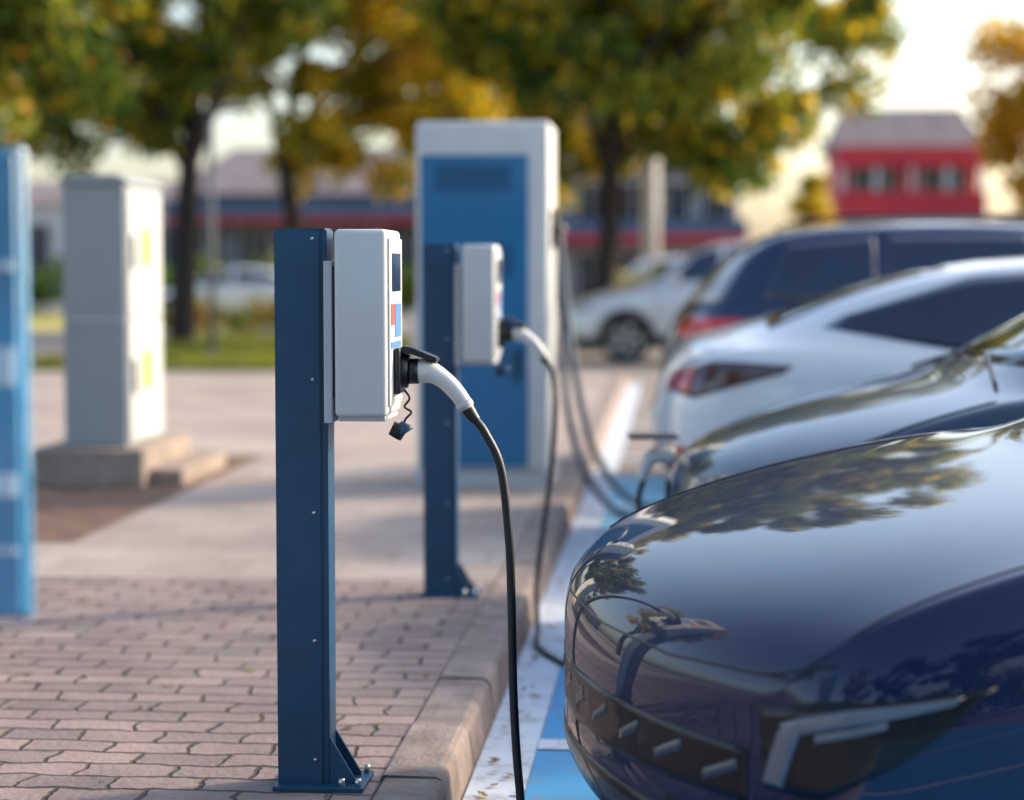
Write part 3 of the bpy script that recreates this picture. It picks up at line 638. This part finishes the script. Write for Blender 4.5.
# ---------------------------------------------------------------- buildings
def building(name,x0,x1,y0,dep,h,wall,roofm,roof_h,storeys,bands=(),nwin=6,win_from=.25):
    e=empty(name,(x0,y0,-.12)); w=x1-x0
    box('walls',0,w,0,dep,0,h,wall,e)
    bm=bmesh.new(); o=.5
    P=[(-o,-o,h+.005),(w+o,-o,h+.005),(w+o,dep+o,h+.005),(-o,dep+o,h+.005),(w*.06,dep*.5,h+roof_h),(w-w*.06,dep*.5,h+roof_h)]
    v=[bm.verts.new(p) for p in P]
    for f in [(0,1,5,4),(2,3,4,5),(1,2,5),(3,0,4),(3,2,1,0)]: bm.faces.new([v[i] for i in f])
    bmesh.ops.recalc_face_normals(bm,faces=bm.faces[:]); bmobj('roof',bm,roofm,e)
    sh=h/storeys
    for s in range(storeys):
        for i in range(nwin):
            cx=(i+.5)*w/nwin; ww=w/nwin*.32; z0=s*sh+sh*(win_from if s else .08); z1=s*sh+sh*.8
            box('window_frame_%d_%d'%(s,i),cx-ww-.08,cx+ww+.08,-.06,-.003,z0-.08,z1+.08,M_wallw,e)
            box('window_%d_%d'%(s,i),cx-ww,cx-.03,-.08,-.063,z0,z1,M_glass,e); box('window_b_%d_%d'%(s,i),cx+.03,cx+ww,-.08,-.063,z0,z1,M_glass,e)
    for k,(a,b,m) in enumerate(bands): box('fascia_%d'%k,-.3,w+.3,-1.2,-.1,a,b,m,e)
    return e
building('shop_building',-16.5,-8.2,66,12,3.9,M_wallb,M_roof,1.9,1,[(2.95,3.1,M_redw),(3.11,3.7,M_wallb)],5)
building('shop_building',-8.0,2.2,70,12,4.9,M_wallt,M_roof,2.6,2,[(2.35,2.6,M_redw),(2.61,3.1,M_wallb)],7)
building('white_building',-32,-19,84,10,4.2,M_wallw,M_roof,1.2,1,[],7)
e=building('red_building',8.9,16.4,110,9,8.0,M_redw,M_roof,2.5,2,[],2,.12)
box('balcony_slab',-.2,7.7,-1.6,-.1,4.0,4.2,M_wallw,e); box('balcony_rail',-.2,7.7,-1.6,-1.5,4.21,5.6,M_redw,e)
for i in range(5): box('column_%d'%i,-.1+i*1.87,.12+i*1.87,-1.58,-1.4,5.61,6.9,M_wallw,e)
box('awning',-.2,7.7,-1.8,-.1,2.9,3.5,M_redw,e); box('upper_fascia',-.2,7.7,-1.7,-.1,6.9,8.0,M_redw,e)
building('white_building',17.2,40,100,10,4.0,M_wallw,M_roof,.6,1,[],8)
building('brick_house',-60,-36,90,12,6,M_wallt,M_roof,3,2,[],6)
building('warehouse',44,90,110,20,7,M_wallt,M_roof,3,1,[],8)
# poles
def pole(name,x,y,r,h,m,arm=True):
    e=empty(name,(x,y,-.12)); tube('shaft',[(0,0,0),(0,0,h)],[r*1.15,r],m,e,k=1,ns=16)
    tube('footing',[(0,0,0),(0,0,.25)],r*1.5,m,e,k=1)
    if arm:
        tube('arm',[(0,0,h-.1),(.08,0,h+.08),(.2,0,h+.10)],r*.6,m,e); box('lamp_head',.12,.5,-.09,.09,h+.09,h+.16,M_poleg,e,.02)
pole('street_lamp',-6.48,27.6,.05,3.5,M_poleg)
pole('utility_pole',-.55,46,.19,5.2,M_polec,False)
pole('utility_pole',10.6,60,.17,5.9,M_polec,False)
for i,(x,yv) in enumerate([(-3.2,24.6),(-11.8,24.6)]):
    e=empty('bollard',(x,yv,-.12)); tube('post',[(0,0,0),(0,0,.85),(0,0,.9)],[.06,.06,.03],M_polec,e,k=1)

# ---------------------------------------------------------------- light
w=bpy.data.worlds.new('World'); S.world=w; w.use_nodes=True
nt=w.node_tree; bg=nt.nodes['Background']; sky=nt.nodes.new('ShaderNodeTexSky'); sky.sky_type='NISHITA'; sky.sun_disc=False
az=R(62); el=R(25)
sky.sun_elevation=el; sky.sun_rotation=az; sky.dust_density=3.2; sky.air_density=1.0; sky.ozone_density=1.2
nt.links.new(sky.outputs[0],bg.inputs[0]); bg.inputs[1].default_value=.40
sd=bpy.data.lights.new('sun','SUN'); sd.energy=4.6; sd.angle=R(5); sd.color=(1,.82,.60)
so=bpy.data.objects.new('sun',sd); COL.objects.link(so)
dv=Vector((math.sin(az)*math.cos(el),math.cos(az)*math.cos(el),math.sin(el)))
so.rotation_euler=dv.to_track_quat('Z','Y').to_euler(); so.location=(20,-10,20)

cam=bpy.data.cameras.new('camera'); co=bpy.data.objects.new('camera',cam); COL.objects.link(co); S.camera=co
cam.lens=70; cam.sensor_width=36; cam.clip_end=5000; cam.clip_start=.05
co.location=(0,0,1.25); co.rotation_euler=(R(90-3.73),0,R(4.65))
cam.dof.use_dof=True; cam.dof.focus_distance=4.68; cam.dof.aperture_fstop=1.45
S.view_settings.view_transform='Standard'; S.view_settings.look='None'; S.view_settings.exposure=0
